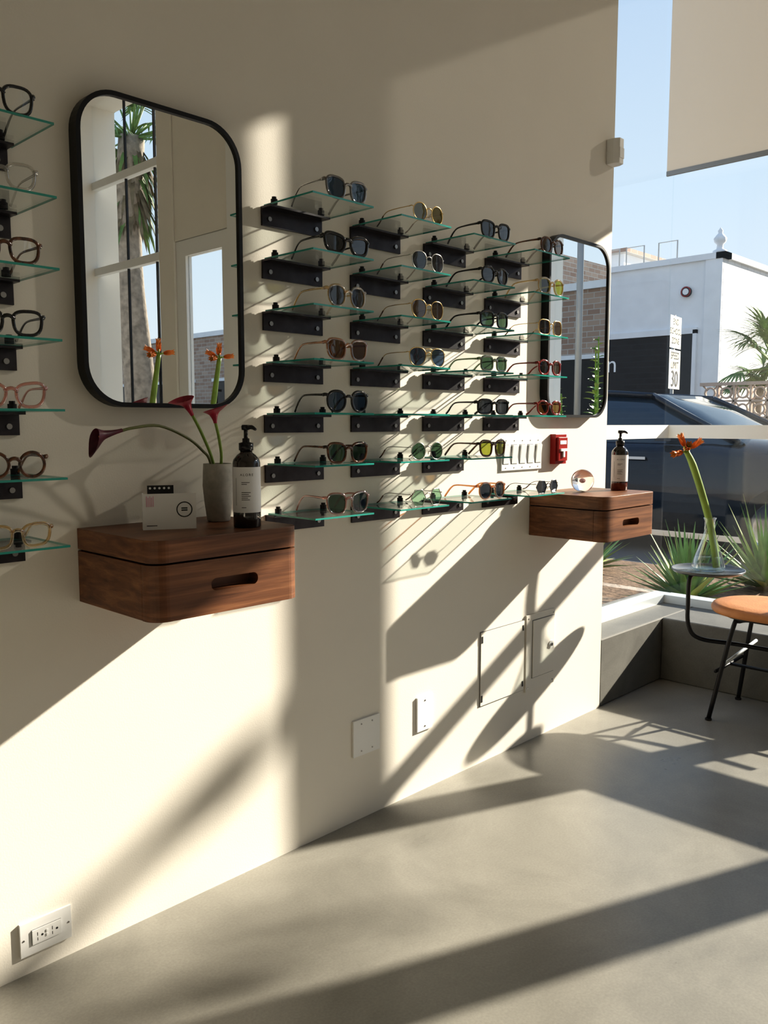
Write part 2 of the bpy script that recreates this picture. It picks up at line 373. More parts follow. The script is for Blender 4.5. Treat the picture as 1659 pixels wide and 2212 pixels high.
def glasses(x,y,z,fr,ln,sh='panto',w=.048,h=.042,metal=False,yaw=0,thick=None,name='sunglasses',sc=1.10):
    b=MB(); F=FR[fr]; Lm=LN[ln]; r=thick or (.0012 if metal else .0031)
    cen=(w+.019)/2
    bx=lambda a:-1.3*a*a
    ol=outline(sh,w,h)
    c0=-min(q[1] for q in ol)+r
    for sg in(-1,1):
        ring=[V((bx(cen+a),sg*(cen+a),c0+c)) for a,c in ol]
        b.tube(ring,r,F,6,True,up=(1,0,0),ra=1.0 if metal else .85,rb=1)
        n=len(ring); b.add([V((bx(cen)-.0004,sg*cen,c0))]+[p+V((-.0004,0,0)) for p in ring],[(0,i+1,(i+1)%n+1) for i in range(n)],Lm,True)
        A=cen+w/2+.006; cH=c0+h*(.30 if not metal else .22)
        b.tube(cr([(bx(A-.006),sg*(A-.006),cH),(bx(A)-.001,sg*(A-.001),cH+.001),(-.013,sg*A,cH)],4),r*1.05 if not metal else .0012,F,6,up=(0,0,1),ra=1.3 if not metal else 1)
        hh,ww=(.0010,.0010) if metal else (.0030,.0017)
        tp=cr([(-.010,sg*A,cH),(-.05,sg*A,cH+.001),(-.088,sg*(A-.002),cH),(-.106,sg*(A-.004),cH-.008),(-.121,sg*(A-.006),cH-.022),(-.133,sg*(A-.008),.0034)],4)
        rr=[1]*len(tp)
        if not metal: rr=[1.1-.35*math.sin(math.pi*min(1,i/len(tp)*1.4)) for i in range(len(tp))]
        b.tube(tp,rr,F,6,up=(0,0,1) ,ra=hh,rb=ww)
        if metal:
            b.tube([tp[-9],tp[-5],tp[-3],tp[-1]],.0018,FR['tort'],6)
            b.tube([(-.002,sg*.010,c0-.001),(-.007,sg*.0085,c0-.002),(-.008,sg*.008,c0-.009)],.0012,FR['silver'],6)
    ic=cen-w/2
    bh=c0+h*.16
    b.tube(cr([(bx(0)-.0005,-ic-.002,bh-.001),(.0012,-ic*.45,bh+.004),(.0012,ic*.45,bh+.004),(bx(0)-.0005,ic+.002,bh-.001)],4),r*1.15,F,6,up=(1,0,0))
    if metal and sh=='avi': b.tube(cr([(0,-ic-.006,c0+h*.42),(.001,0,c0+h*.46),(0,ic+.006,c0+h*.42)],4),.001,F,6)
    return b.build(name,(x,y,z+GZ),yaw,scale=sc)
G={ # (row,col): style
(0,0):dict(fr='grey',ln='blue',sh='way',h=.046,w=.050),(0,1):dict(fr='gold',ln='olive',sh='round',metal=True,h=.044,w=.046),(0,2):dict(fr='black',ln='dark',sh='way',h=.044),(0,3):dict(fr='tort',ln='brown',sh='panto',h=.044),
(1,0):dict(fr='black',ln='dark',sh='cat',h=.040,w=.054,thick=.0042),(1,1):dict(fr='silver',ln='dark',sh='panto',metal=True,h=.046),(1,2):dict(fr='black',ln='dark',sh='panto'),(1,3):dict(fr='champ',ln='yellow',sh='panto',h=.046,w=.052),
(2,0):dict(fr='champ',ln='dark',sh='panto',h=.047),(2,1):dict(fr='gold',ln='brown',sh='panto',metal=True,h=.046,w=.048),(2,2):dict(fr='black',ln='green',sh='square',h=.041,w=.052),(2,3):dict(fr='gold',ln='brown',sh='square',metal=True,h=.044,w=.052,thick=.0018),
(3,0):dict(fr='amber',ln='brown',sh='way',h=.045,w=.050),(3,1):dict(fr='gold',ln='blue',sh='avi',metal=True,h=.046,w=.052),(3,2):dict(fr='olive',ln='green',sh='square',h=.038),(3,3):dict(fr='red',ln='brown',sh='panto',h=.042),
(4,0):dict(fr='black',ln='blue',sh='panto',h=.047,w=.050),(4,2):dict(fr='black',ln='dark',sh='square',h=.038,w=.052,thick=.0034),(4,3):dict(fr='red',ln='amb',sh='panto',h=.040),
(5,0):dict(fr='tort',ln='green',sh='way',h=.045,w=.051),(5,1):dict(fr='silver',ln='green',sh='round',metal=True,h=.044,w=.045),(5,2):dict(fr='tort',ln='yg',sh='way',h=.043),
(6,0):dict(fr='pink',ln='green',sh='way',h=.047,w=.051),(6,1):dict(fr='silver',ln='lgreen',sh='hex',metal=True,h=.044,w=.048),(6,2):dict(fr='amber',ln='dark',sh='panto',h=.044),(6,3):dict(fr='gun',ln='dark',sh='hex',metal=True,h=.040,w=.048,thick=.0014)}
for r,z in enumerate(ROWS):
    for c,x in enumerate(COLS):
        if (r,c)==(5,3): continue
        shelf(x,z)
        if (r,c) in G: glasses(x+.137,-.178,z,yaw=math.radians(-90-random.uniform(-1,6)),**G[(r,c)])
L0=[dict(fr='black',ln='clear',sh='way',h=.046,w=.050),dict(fr='clear',ln='clear',sh='way',h=.042),dict(fr='tort',ln='clear',sh='way',h=.042,w=.052),dict(fr='black',ln='clear',sh='way',h=.042,w=.051),
 dict(fr='pink',ln='clear',sh='cat',h=.042,w=.050),dict(fr='tort',ln='clear',sh='round',h=.044,w=.046),dict(fr='champ',ln='clear',sh='way',h=.040,w=.050)]
for r,z in enumerate(ROWS):
    shelf(.53,z); glasses(.53+.119,-.178,z,yaw=math.radians(-90-random.uniform(0,6)),name='eyeglasses',sc=1.04,**L0[r])

# ------------------------------------------------------------------ mirrors
def mirror(x0,x1,z0,z1,r):
    b=MB(); dp=.034; n=12
    o=rrect(x0,x1,z0,z1,r,n); i=rrect(x0+.010,x1-.010,z0+.010,z1-.010,r-.010,n); N=len(o)
    vs=[(a,-.0005,c) for a,c in o]+[(a,-dp,c) for a,c in o]+[(a,-dp,c) for a,c in i]+[(a,-dp+.006,c) for a,c in i]
    fs=[]
    for k in range(3):
        for j in range(N): l=(j+1)%N; fs.append((k*N+j,k*N+l,(k+1)*N+l,(k+1)*N+j))
    b.add(vs,fs,M_blackmetal); b.add([(a,-dp+.006,c) for a,c in i],[tuple(range(N))],M_mirror)
    b.add([(a,-.0005,c) for a,c in o],[tuple(range(N))],M_blackmetal)
    b.build('wall_mirror')
mirror(.866,1.288,1.238,1.912,.095)
mirror(2.645,3.075,1.225,1.890,.09)

# ------------------------------------------------------------------ floating drawers
def drawer(x0,x1,z0,z1,dep,sx0,sx1):
    def outl(xa,xb,yf,yb,r):
        o=[(xa,yb)]
        for k in range(9): a=math.radians(180+90*k/8); o.append((xa+r+r*math.cos(a),yf+r+r*math.sin(a)))
        for k in range(9): a=math.radians(270+90*k/8); o.append((xb-r+r*math.cos(a),yf+r+r*math.sin(a)))
        o.append((xb,yb)); return o
    RR=.036
    b=MB(); zt=z1-.046
    b.prism(outl(x0,x1,-dep,-.0005,RR),zt,z1,M_walnut)
    b.prism([(x0+.008,-dep+.05),(x1-.008,-dep+.05),(x1-.008,-.001),(x0+.008,-.001)],z0+.01,zt,M_dark)
    b.box(x0,x1,-dep+.046,-.0005,z0,zt-.004,M_walnut)
    ob=b.build('floating_drawer',bevel=.0012)
    f=MB(); f.prism(outl(x0,x1,-dep,-dep+.045,RR),z0,zt-.004,M_walnut); fo=f.build('drawer_front',recalc=True)
    c=MB(); zc=(z0+zt)/2+.002; hh=.013
    c.prism(rrect(sx0,sx1,zc-hh,zc+hh,hh-.0008,8),-dep-.02,-dep+.030,M_dark,lambda a,bb,d:(a,d,bb)); co=c.build('cut',recalc=True)
    bm=fo.modifiers.new('slot','BOOLEAN'); bm.object=co; bm.solver='EXACT'; bm.operation='DIFFERENCE'
    bpy.context.view_layer.update()
    dg=bpy.context.evaluated_depsgraph_get(); dg.update()
    me=bpy.data.meshes.new_from_object(fo.evaluated_get(dg),depsgraph=dg)
    fo.modifiers.clear(); fo.data=me; bpy.data.objects.remove(co)
    fo.parent=ob
drawer(.851,1.228,.808,.972,.315,.985,1.105)
drawer(2.592,2.965,.792,.950,.312,2.715,2.835)

# ------------------------------------------------------------------ soap bottles
def bottle(x,y,z,rotl,amber):
    b=MB(); R=.0305
    b.lathe([(0.001,0),(R-.002,0),(R,.002),(R,.030)],(0,0,0),M_liquid if amber else M_amber,36)
    b.lathe([(R,.030),(R,.142),(R-.002,.150),(R-.010,.160),(.0135,.165),(.0135,.172),(.001,.172)],(0,0,0),M_amber,36)
    b.lathe([(.001,.170),(.016,.170),(.016,.186),(.008,.188),(.008,.196),(.0045,.197),(.0045,.214),(.009,.215),(.010,.222),(.008,.226),(.001,.226)],(0,0,0),M_bpump,24)
    b.tube(cr([(0,0,.219),(.02*math.cos(rotl+.6),.02*math.sin(rotl+.6),.221),(.036*math.cos(rotl+.6),.036*math.sin(rotl+.6),.216)],4),[.005]*5+[.0045,.004,.0035,.003],M_bpump,8)
    r2=R+.0005
    b.grid(lambda u,v:V((r2*math.cos(rotl+(u-.5)*3.6),r2*math.sin(rotl+(u-.5)*3.6),.034+v*.100)),24,2,M_label)
    cyl=lambda dz,da=0:(lambda a,c:V(((r2+.0005)*math.cos(rotl+(a/r2)+da),(r2+.0005)*math.sin(rotl+(a/r2)+da),dz+c)))
    b.text('ALORE',.0075,cyl(.117,-.02),M_ink,1.4)
    for k,(wd,zz) in enumerate([(.018,.100),(.012,.096),(.020,.078),(.016,.074),(.020,.070),(.014,.066),(.018,.062),(.010,.045)]):
        f=cyl(zz,.05); nn=8
        vs=[f(-.014+wd*i/nn,c) for c in(0,.0012) for i in range(nn+1)]
        b.add(vs,[(i,i+1,nn+2+i,nn+1+i) for i in range(nn)],M_ink)
    f=cyl(.08,-.85); b.add([f(0,-.03),f(.0008,-.03),f(.0008,.03),f(0,.03)],[(0,1,2,3)],M_ink)
    b.build('soap_dispenser_bottle',(x,y,z+.0003))
bottle(1.128,-.249,.972,math.radians(-125),False)
bottle(2.915,-.185,.950,math.radians(-143),True)

# ------------------------------------------------------------------ ceramic vase + callas
b=MB(); vx,vy,vz=1.150,-.108,.972
b.lathe([(.001,0),(.024,0),(.027,.003),(.033,.05),(.036,.085),(.0345,.118),(.0335,.136),(.030,.136),(.031,.118),(.032,.085),(.028,.04),(.001,.02)],(vx,vy,vz),M_ceramic,36)
b.build('ceramic_vase')
def calla(b,base,axis,L,R,tipdir,mat,open_=1):
    base=V(base);ax=V(axis).normalized();td=V(tipdir); td=(td-ax*td.dot(ax)).normalized(); sd=ax.cross(td)
    def fn(u,v):
        a=2*math.pi*u; k=.5+.5*math.cos(a)
        r=.004+R*(v**1.7)
        p=base+ax*(L*v*(.72+.28*k))
        rad=td*math.cos(a)+sd*math.sin(a)
        flare=max(0,v-.75)*4*R*.55*open_
        return p+rad*(r+flare)+td*(k**3)*max(0,v-.6)*L*.55+ax*(k**6)*max(0,v-.8)*L*.5
    b.grid(fn,20,12,mat,wrap=True)
    b.tube([base+ax*L*.15,base+ax*L*.7],[.003,.0025],M_amary,8)
b=MB(); top=vz+.136
b.tube(cr([(vx-.005,vy,vz+.03),(vx-.022,vy-.004,top),(1.100,-.12,1.140),(1.056,-.125,1.170),(.985,-.13,1.196),(.92,-.135,1.192),(.888,-.135,1.185)],5),.0032,M_stemd,8)
calla(b,(.893,-.135,1.187),(-1,-.05,-.25),.078,.011,(-.35,0,-.9),M_calla,.6)
b.tube(cr([(vx+.004,vy,vz+.03),(vx-.012,vy,top),(1.105,-.115,1.175),(1.075,-.12,1.222)],5),.0035,M_stem,8)
calla(b,(1.076,-.12,1.220),(-.55,-.1,.75),.052,.013,(-.9,0,-.2),M_calla2)
b.tube(cr([(vx-.006,vy+.005,vz+.03),(vx+.010,vy,top),(1.155,-.11,1.16),(1.143,-.112,1.205)],5),.0035,M_stem,8)
calla(b,(1.143,-.112,1.202),(-.1,0,1),.038,.014,(.9,-.5,.1),M_calla2)
b.build('calla_lilies')

# ------------------------------------------------------------------ card stand
b=MB()
b.box(-.055,.055,-.001,.001,0,.078,M_white); 
b.box(-.058,-.055,-.001,.030,0,.078,M_white)
b.box(-.046,.010,.030,.034,0,.094,M_ink); b.box(-.050,.050,.020,.022,0,.066,M_white)
for k in range(5): b.disc((-.040+k*.010,.0298,.088),.0026,M_white,(0,-1,0),10)
ring=[(.030+.016*math.cos(2*math.pi*k/28),-.0018,.043+.016*math.sin(2*math.pi*k/28)) for k in range(28)]
b.tube(ring,.0011,M_ink,6,True,up=(0,1,0),rb=1,ra=.5)
b.box(.0235,.0365,-.0022,-.001,.0400,.0425,M_ink); b.box(.0235,.0365,-.0022,-.001,.0445,.0470,M_ink)
for k in range(5): b.box(-.050+k*.0035,-.0488+k*.0035,-.0016,-.001,.050,.073-.003*(k%2),M_pink)
b.box(-.050,-.028,-.0016,-.001,.008,.0095,M_ink)
b.build('business_card_holder',(.985,-.165,.972),math.radians(-28))

# ------------------------------------------------------------------ crystal ball
b=MB(); b.lathe([(.0005,0)]+[(.042*math.sin(math.pi*k/24),.042-.042*math.cos(math.pi*k/24)) for k in range(2,24)]+[(.0005,.084)],(2.737,-.133,.9503),M_crystal,40)
b.lathe([(.0005,.036)]+[(.008*math.sin(math.pi*k/10),.042-.006*math.cos(math.pi*k/10)) for k in range(1,10)]+[(.0005,.048)],(2.737,-.133,.9503),M_inner,16)
b.build('glass_paperweight')

# ------------------------------------------------------------------ wall fittings
b=MB(); b.box(2.408,2.655,-.007,-.0005,1.036,1.150,M_plate)
for k in range(5):
    cx=2.4315+.05*k
    b.box(cx-.018,cx+.018,-.0078,-.007,1.058,1.128,M_plated)
    X=Matrix.Translation((cx,-.0085,1.093))@Matrix.Rotation(math.radians(6),4,'X')
    b.box(-.0158,.0158,-.004,.001,-.033,.033,M_plate,X)
    for zz in(1.045,1.141): b.cyl((cx,-.007,zz),.0022,.0008,M_bolt,(0,-1,0),8)
b.build('light_switch_plate',bevel=.0012)
b=MB(); b.box(2.722,2.797,-.024,-.0005,1.050,1.162,M_red); b.box(2.730,2.789,-.034,-.024,1.062,1.150,M_red)
b.box(2.738,2.781,-.040,-.034,1.098,1.108,M_white); b.box(2.754,2.765,-.040,-.034,1.076,1.098,M_white); b.box(2.738,2.781,-.035,-.034,1.124,1.138,M_white)
b.build('fire_alarm_pull_station',bevel=.004)
b=MB(); b.box(1.685,1.797,-.007,-.0005,.203,.315,M_plate)
for cx in(1.718,1.764):
    for zz in(.217,.301): b.cyl((cx,-.007,zz),.0026,.0012,M_bolt,(0,-1,0),10)
b.build('blank_wall_plate',bevel=.002)
b=MB(); b.box(1.971,2.045,-.007,-.0005,.205,.319,M_plate)
for zz in(.219,.305): b.cyl((2.008,-.007,zz),.0026,.0012,M_bolt,(0,-1,0),10)
b.build('blank_wall_plate',bevel=.002)
b=MB(); b.box(.685,.800,-.007,-.0005,.045,.121,M_plate); b.box(.709,.776,-.0075,-.007,.0655,.1005,M_plated); b.box(.710,.775,-.010,-.007,.0665,.0995,M_plate)
for cx in(.726,.759):
    b.box(cx-.005,cx-.0035,-.0103,-.0098,.084,.092,M_ink); b.box(cx-.005,cx-.0035,-.0103,-.0098,.073,.080,M_ink); b.disc((cx+.006,-.0103,.083),.0026,M_ink,(0,-1,0),10)
b.box(.7405,.7445,-.0115,-.0098,.076,.082,M_white); b.box(.7405,.7445,-.0115,-.0098,.085,.091,M_white)
for cx in(.692,.793): b.cyl((cx,-.007,.083),.0022,.001,M_bolt,(0,-1,0),8)
b.build('wall_outlet',bevel=.0015)
# access panels
b=MB(); b.box(2.304,2.570,-.003,-.0003,.208,.476,M_plated); b.box(2.306,2.568,-.005,-.0003,.210,.474,M_wall)
for zz in(.235,.448):
    b.box(2.308,2.316,-.0065,-.005,zz-.012,zz+.012,M_ink); b.box(2.556,2.563,-.0065,-.005,zz-.010,zz+.010,M_ink)
b.build('access_panel')
b=MB(); b.box(2.578,2.768,-.008,-.0003,.196,.490,M_wall); b.box(2.614,2.764,-.009,-.008,.243,.468,M_plated); b.box(2.617,2.761,-.012,-.008,.246,.465,M_wall)
b.cyl((2.735,-.012,.355),.014,.004,M_plate,(0,-1,0),20); b.cyl((2.735,-.016,.355),.006,.004,M_bolt,(0,-1,0),12)
for cx,zz in((2.59,.21),(2.757,.21),(2.59,.476),(2.757,.476)): b.cyl((cx,-.008,zz),.003,.001,M_bolt,(0,-1,0),8)
b.build('access_panel',bevel=.001)
b=MB(); b.prism([(3.078,-.0005),(3.132,-.0005),(3.132,-.03),(3.120,-.052),(3.090,-.052),(3.078,-.03)],2.215,2.310,M_plate); b.box(3.088,3.122,-.054,-.051,2.235,2.275,M_white)
b.build('motion_sensor',bevel=.006)

# ------------------------------------------------------------------ bench with side table
SX,SZ=3.50,.445; Y0,Y1=-.33,-1.55; R=.20
def stad(r,n=16):
    o=[]; ca=Y0-R; cb_=Y1+R
    for k in range(n+1): a=math.pi*k/n; o.append((SX+r*math.cos(a),ca+r*math.sin(a)))
    for k in range(n+1): a=math.pi+math.pi*k/n; o.append((SX+r*math.cos(a),cb_+r*math.sin(a)))
    return o
b=MB()
lay=[(R-.03,-.014),(R-.006,-.010),(R,-.002),(R,.010),(R-.006,.020),(R-.025,.026),(R-.07,.028)]
rings=[[V((x,y,SZ+dz)) for x,y in stad(r)] for r,dz in lay]; n=len(rings[0])
vs=[p for q in rings for p in q]
b.add(vs,[(i*n+k,i*n+(k+1)%n,(i+1)*n+(k+1)%n,(i+1)*n+k) for i in range(len(rings)-1) for k in range(n)],M_leather,True)
b.add(rings[0],[tuple(range(n))[::-1]],M_blackmetal); b.add(rings[-1],[tuple(range(n))],M_leather)
b.prism(stad(R-.05),SZ-.026,SZ-.014,M_blackmetal)
feet=[(3.31,-.40),(3.655,-.385),(3.67,-1.46),(3.32,-1.46)]
for fx,fy in feet:
    tx=SX+(fx-SX)*.62; ty=fy+(-.08 if fy>-1 else .08)
    b.tube(cr([(tx*.6+SX*.4,ty+(-.05 if fy>-1 else .05),SZ-.030),(tx,ty,SZ-.034),(tx+(fx-tx)*.25,ty+(fy-ty)*.25,SZ-.07),(fx,fy,.006)],5),.009,M_blackmetal,10)
    b.cyl((fx,fy,0),.013,.008,M_tire,(0,0,1),12)
b.tube([(3.335,-.41,.20),(3.64,-.40,.20)],.007,M_blackmetal,8)
b.tube([(3.345,-1.45,.20),(3.645,-1.45,.20)],.007,M_blackmetal,8)
b.tube([(3.49,-.405,.20),(3.49,-1.45,.20)],.007,M_blackmetal,8)
b.tube([(3.36,-.44,.235),(3.60,-.47,.29)],.007,M_alu,8)
TX,TY,TZ=3.425,-.325,.592
b.lathe([(.001,-.004),(.137,-.004),(.145,.004),(.146,.010),(.141,.010),(.139,.003),(.001,.003)],(TX,TY,TZ),M_tabletop,48)
b.tube(cr([(TX-.06,TY+.03,TZ-.006),(TX-.085,TY+.04,TZ-.03),(TX-.09,TY+.04,TZ-.13),(TX-.088,TY+.035,TZ-.22),(TX-.06,TY+.0,TZ-.275),(3.46,-.45,.295),(3.50,-.70,.285),(3.50,-.95,.285)],6),.009,M_blackmetal,10)
b.build('bench_with_side_table')
# flask
fx,fy,fz=TX+.0,TY-.0,TZ+.0035
b=MB(); b.lathe([(.001,.001),(.060,.001),(.067,.006),(.068,.014),(.055,.060),(.030,.130),(.0215,.160),(.0205,.205),(.024,.214),(.0265,.218),(.024,.220)],(fx,fy,fz),M_clear,40)
b.lathe([(.001,.004),(.063,.006),(.065,.014),(.0535,.057),(.001,.057)],(fx,fy,fz),M_water,40)
b.build('erlenmeyer_flask')
def amaryllis(b,base,path,scale=1):
    pts=cr(path,6); b.tube(pts,[.0145*scale]*(len(pts)-6)+[.0135*scale,.013*scale,.0125*scale,.012*scale,.0115*scale,.011*scale],M_stem,14)
    t=pts[-1]; 
    for k,(dx,dy,dz) in enumerate([(-.7,-.45,.35),(.35,-.6,.55),(-.2,.3,.9),(.7,.3,.1),(-.6,.2,-.1)]):
        d=V((dx,dy,dz)).normalized(); s0=t+d*.012; e0=t+d*.022*scale
        b.tube([t,e0],[.004,.005],M_stem,8)
        q=V((0,0,1)).rotation_difference(d).to_matrix()
        for j in range(6):
            a=2*math.pi*j/6+k; rad=q@V((math.cos(a),math.sin(a),0))
            b.leaf(e0,(d+rad*.28),d*1.0-rad*.2,.058*scale,.026*scale,-.0,M_amary,7,.25)
        for j in range(4):
            a=2*math.pi*j/4; rad=q@V((math.cos(a),math.sin(a),0)); b.tube([e0,e0+(d+rad*.12)*.055*scale],.0008,M_agave2,5)
b=MB(); amaryllis(b,None,[(fx+.035,fy-.02,fz+.010),(fx+.025,fy-.012,fz+.09),(fx-.002,fy,fz+.20),(fx-.05,fy+.02,fz+.33),(fx-.085,fy+.045,fz+.44),(fx-.115,fy+.06,fz+.495)])
b.build('amaryllis_flower')
# counter on the opposite side (seen in mirror)
b=MB(); b.box(2.1,3.3,-3.1,-2.5,.0,.93,M_counter); b.box(2.07,3.33,-3.13,-2.47,.93,.97,M_walnut); b.build('display_counter',bevel=.004)
for (qx,qy) in((2.55,-2.62),(2.95,-2.60)):
    b=MB(); b.lathe([(.001,.001),(.075,.001),(.080,.01),(.070,.06),(.035,.15),(.024,.18),(.024,.23),(.028,.235)],(qx,qy,.971),M_clear,32); b.build('erlenmeyer_flask')
    b=MB(); amaryllis(b,None,[(qx+.01,qy,.98),(qx,qy,1.2),(qx+.03,qy,1.40),(qx+.06,qy+.01,1.60)],1.15); b.build('amaryllis_flower')

# ------------------------------------------------------------------ exterior
box('ground_street',6.9,70,-60,60,-.25,-.12,M_asphalt)
box('ground_sidewalk',4.3,6.9,-60,60,-.25,-.02,M_side)
box('ground_side_yard',-3,4.3,.36,60,-.25,-.02,M_side)
box('planting_bed_soil',4.32,6.2,-1.9,2.6,-.02,.10,M_soil)
def agave(x,y,z,n,L,W,seed,upb=.75):
    rd=random.Random(seed); b=MB()
    for i in range(n):
        a=i*2.39996; k=i/n; el=math.radians(12+70*k)+rd.uniform(-.08,.08)
        d=V((math.cos(a)*math.cos(el),math.sin(a)*math.cos(el),math.sin(el)))
        wp=lambda t:(.55+.45*math.sin(math.pi*min(1,t*1.6)))*(1-t**2.2)+.02
        b.leaf((x+d.x*.03,y+d.y*.03,z),d,(0,0,1),L*rd.uniform(.8,1.08)*(.75+.25*k),W,.18*(1-k),M_agave if i%4 else M_agave2,7,.28,wp)
    b.lathe([(.001,0),(.06,0),(.07,.05),(.03,.12),(.001,.14)],(x,y,z-.01),M_dead,12)
    b.build('agave_plant')
agave(4.95,.44,.11,60,.54,.060,3); agave(5.75,.26,.11,54,.62,.060,5); agave(4.85,1.35,.11,40,.42,.05,9); agave(5.6,1.5,.11,40,.5,.055,11)
agave(4.78,-.90,.11,60,.52,.075,12); agave(4.80,-1.40,.11,60,.52,.075,14)  # out-of-view pair, added to shade the floor near the bench

# tall flowering shrub across the street side (seen in the second mirror)
rd=random.Random(21); b=MB()
for s in range(7):
    a=rd.uniform(0,6.28); p0=V((10+.25*math.cos(a),-4.5+.35*math.sin(a),-.12)); hgt=rd.uniform(1.6,2.7)
    p1=p0+V((rd.uniform(-.15,.15),rd.uniform(-.2,.2),hgt)); b.tube([p0,(p0+p1)/2+V((.03,.02,0)),p1],[.03,.022,.01],M_stem,6)
    for k in range(34):
        t=.25+.75*k/34; q=p0.lerp(p1,t); aa=k*2.4
        b.leaf(q,(math.cos(aa),math.sin(aa),.5),(0,0,1),.28*(1.25-t),.07,.5,M_agave if k%2 else M_agave2,5,.2)
b.build('flowering_shrub')
# street tree: its outer twigs dapple the wall and floor
rd=random.Random(5); b=MB(); t0=V((12,-7.6,3.6))
b.tube(cr([(12,-7.6,-.12),(12.05,-7.65,1.8),t0],5),[.13]*6+[.11,.10,.10,.09,.09],M_trunk,10)
def cluster(c,rad,n,L,br):
    c=V(c); b.tube(cr([t0,(t0+c)/2+V((0,0,.25)),c],5),[br*(1-.07*i) for i in range(11)],M_trunk,6)
    for k in range(n):
        q=c+V((rd.gauss(0,rad),rd.gauss(0,rad*.8),rd.gauss(0,rad*.55)))
        if k%4==0: b.tube([c,q],[.008,.004],M_trunk,4)
        a=rd.uniform(0,6.283); b.leaf(q,(math.cos(a),math.sin(a),rd.uniform(-.4,.4)),(0,0,1),L*rd.uniform(.7,1.2),L*.38,.4,M_frond,5,.15)
cluster((12,-4.66,5.52),.13,20,.15,.011); cluster((12,-8.0,5.4),.5,240,.22,.06); cluster((12.3,-7.5,5.9),.5,240,.22,.06)
b.build('street_tree')

# car
def car(y0,x0,zg,S=1.08):
    b=MB()
    st=[(0,.60,.42,.60,.64),(.10,.80,.30,.70,.76),(.5,.89,.25,.86,.92),(1.0,.92,.22,.95,1.02),(1.45,.93,.22,1.0,1.07),(2.6,.94,.22,1.01,1.06),(3.7,.93,.23,1.03,1.06),(4.3,.88,.28,1.0,1.03),(4.6,.72,.40,.82,.86)]
    rings=[]
    for l,hw,zb,zs,zt in st:
        h=[(0,zb),(hw*.88,zb),(hw*.98,zb+.12),(hw,(zb+zs)/2),(hw*.985,zs-.08),(hw*.92,zs),(hw*.5,zt),(0,zt+.015)]
        rings.append([V((w,l,z)) for w,z in h]+[V((-w,l,z)) for w,z in h[-2:0:-1]])
    n=len(rings[0]); vs=[p for r in rings for p in r]
    fs=[(i*n+k,i*n+(k+1)%n,(i+1)*n+(k+1)%n,(i+1)*n+k) for i in range(len(rings)-1) for k in range(n)]
    fs+= [tuple(range(n))[::-1],tuple((len(rings)-1)*n+k for k in range(n))]
    b.add(vs,fs,M_carp,True)
    g=[(1.22,.80,.72,1.03),(1.75,.83,.70,1.30),(2.10,.84,.66,1.455),(2.7,.84,.66,1.50),(3.3,.84,.65,1.47),(3.85,.80,.64,1.28),(4.25,.74,.66,1.04)]
    rr=[[V((-hb,l,1.0)),V((-(hb*.45+ht*.55),l,1.0+(zt-1.0)*.6)),V((-ht,l,zt-.03)),V((-ht*.55,l,zt)),V((ht*.55,l,zt)),V((ht,l,zt-.03)),V((hb*.45+ht*.55,l,1.0+(zt-1.0)*.6)),V((hb,l,1.0))] for l,hb,ht,zt in g]
    m=8; off=[p for r in rr for p in r]
    fg=[];fp=[]
    for i in range(len(rr)-1):
        for k in range(m-1):
            q=(i*m+k,i*m+k+1,(i+1)*m+k+1,(i+1)*m+k)
            (fp if (2<=k<=4 and 2<=i<=3) else fg).append(q)
    b.add(off,fg,M_carg,True); b.add(off,fp,M_carp,True)
    for sg in(-1,1):
        for path in([(sg*.81,1.24,1.02),(sg*.75,1.75,1.27),(sg*.665,2.10,1.44)],[(sg*.665,2.1,1.44),(sg*.665,2.7,1.48),(sg*.655,3.3,1.455)],[(sg*.655,3.3,1.455),(sg*.66,3.85,1.26),(sg*.70,4.2,1.04)],[(sg*.84,2.68,1.0),(sg*.67,2.72,1.48)]):
            b.tube(cr(path,4),.028,M_carp,8)
        for l in(.85,3.72):
            b.lathe([(.001,-.11),(.20,-.11),(.30,-.10),(.335,-.06),(.335,.06),(.30,.10),(.22,.105)],(sg*.84,l,.335),M_tire,28,True,(sg,0,0))
            b.lathe([(.22,.105),(.20,.075),(.05,.09),(.001,.10)],(sg*.84,l,.335),M_rim,20,True,(sg,0,0))
        b.box(sg*.86,sg*1.02,1.75,1.90,1.03,1.15,M_carp)
        b.box(sg*.935,sg*.95,2.02,2.20,.86,.885,M_rim)
        b.box(sg*.55,sg*.80,.06,.16,.62,.72,M_plate)
    b.build('car',(x0,y0,zg),0,scale=S,recalc=True)
car(.0,9.0,-.12,1.12)

# building opposite
b=MB(); BX=20; BY=6.57; H=5.05
b.box(BX,BX+22,BY,BY+26,-.12,H,M_wbrick); 
b.box(BX-.03,BX,BY+.02,BY+26,-.12,H,M_stucco); b.box(BX-.10,BX+.25,BY-.08,BY+26,H,H+.14,M_stucco); b.box(BX-.1,BX+22,BY-.08,BY+.15,H,H+.14,M_wbrick)
b.box(BX-.06,BX-.03,BY+.62,BY+14,.15,3.36,M_darkglass)
for yy in(.55,6.2,9.2): b.box(BX-.12,BX-.03,BY+yy,BY+yy+.09,-.12,3.45,M_stucco)
b.box(BX-.12,BX-.03,BY+.55,BY+14,3.36,3.5,M_stucco)
b.box(BX-.08,BX-.03,BY,BY+.4,-.12,H,M_stucco)
b.box(BX+3,BX+18,BY+4.2,BY+22,H,H+1.1,M_stucco)
b.box(BX+2.8,BX+18,BY+4.0,BY+22,H+1.1,H+1.22,M_rbrick)
fn=lambda cy,cz:(lambda a,c:V((BX-.065,cy-a,cz+c)))
b.text('n',.62,fn(9.36,2.72),M_white)
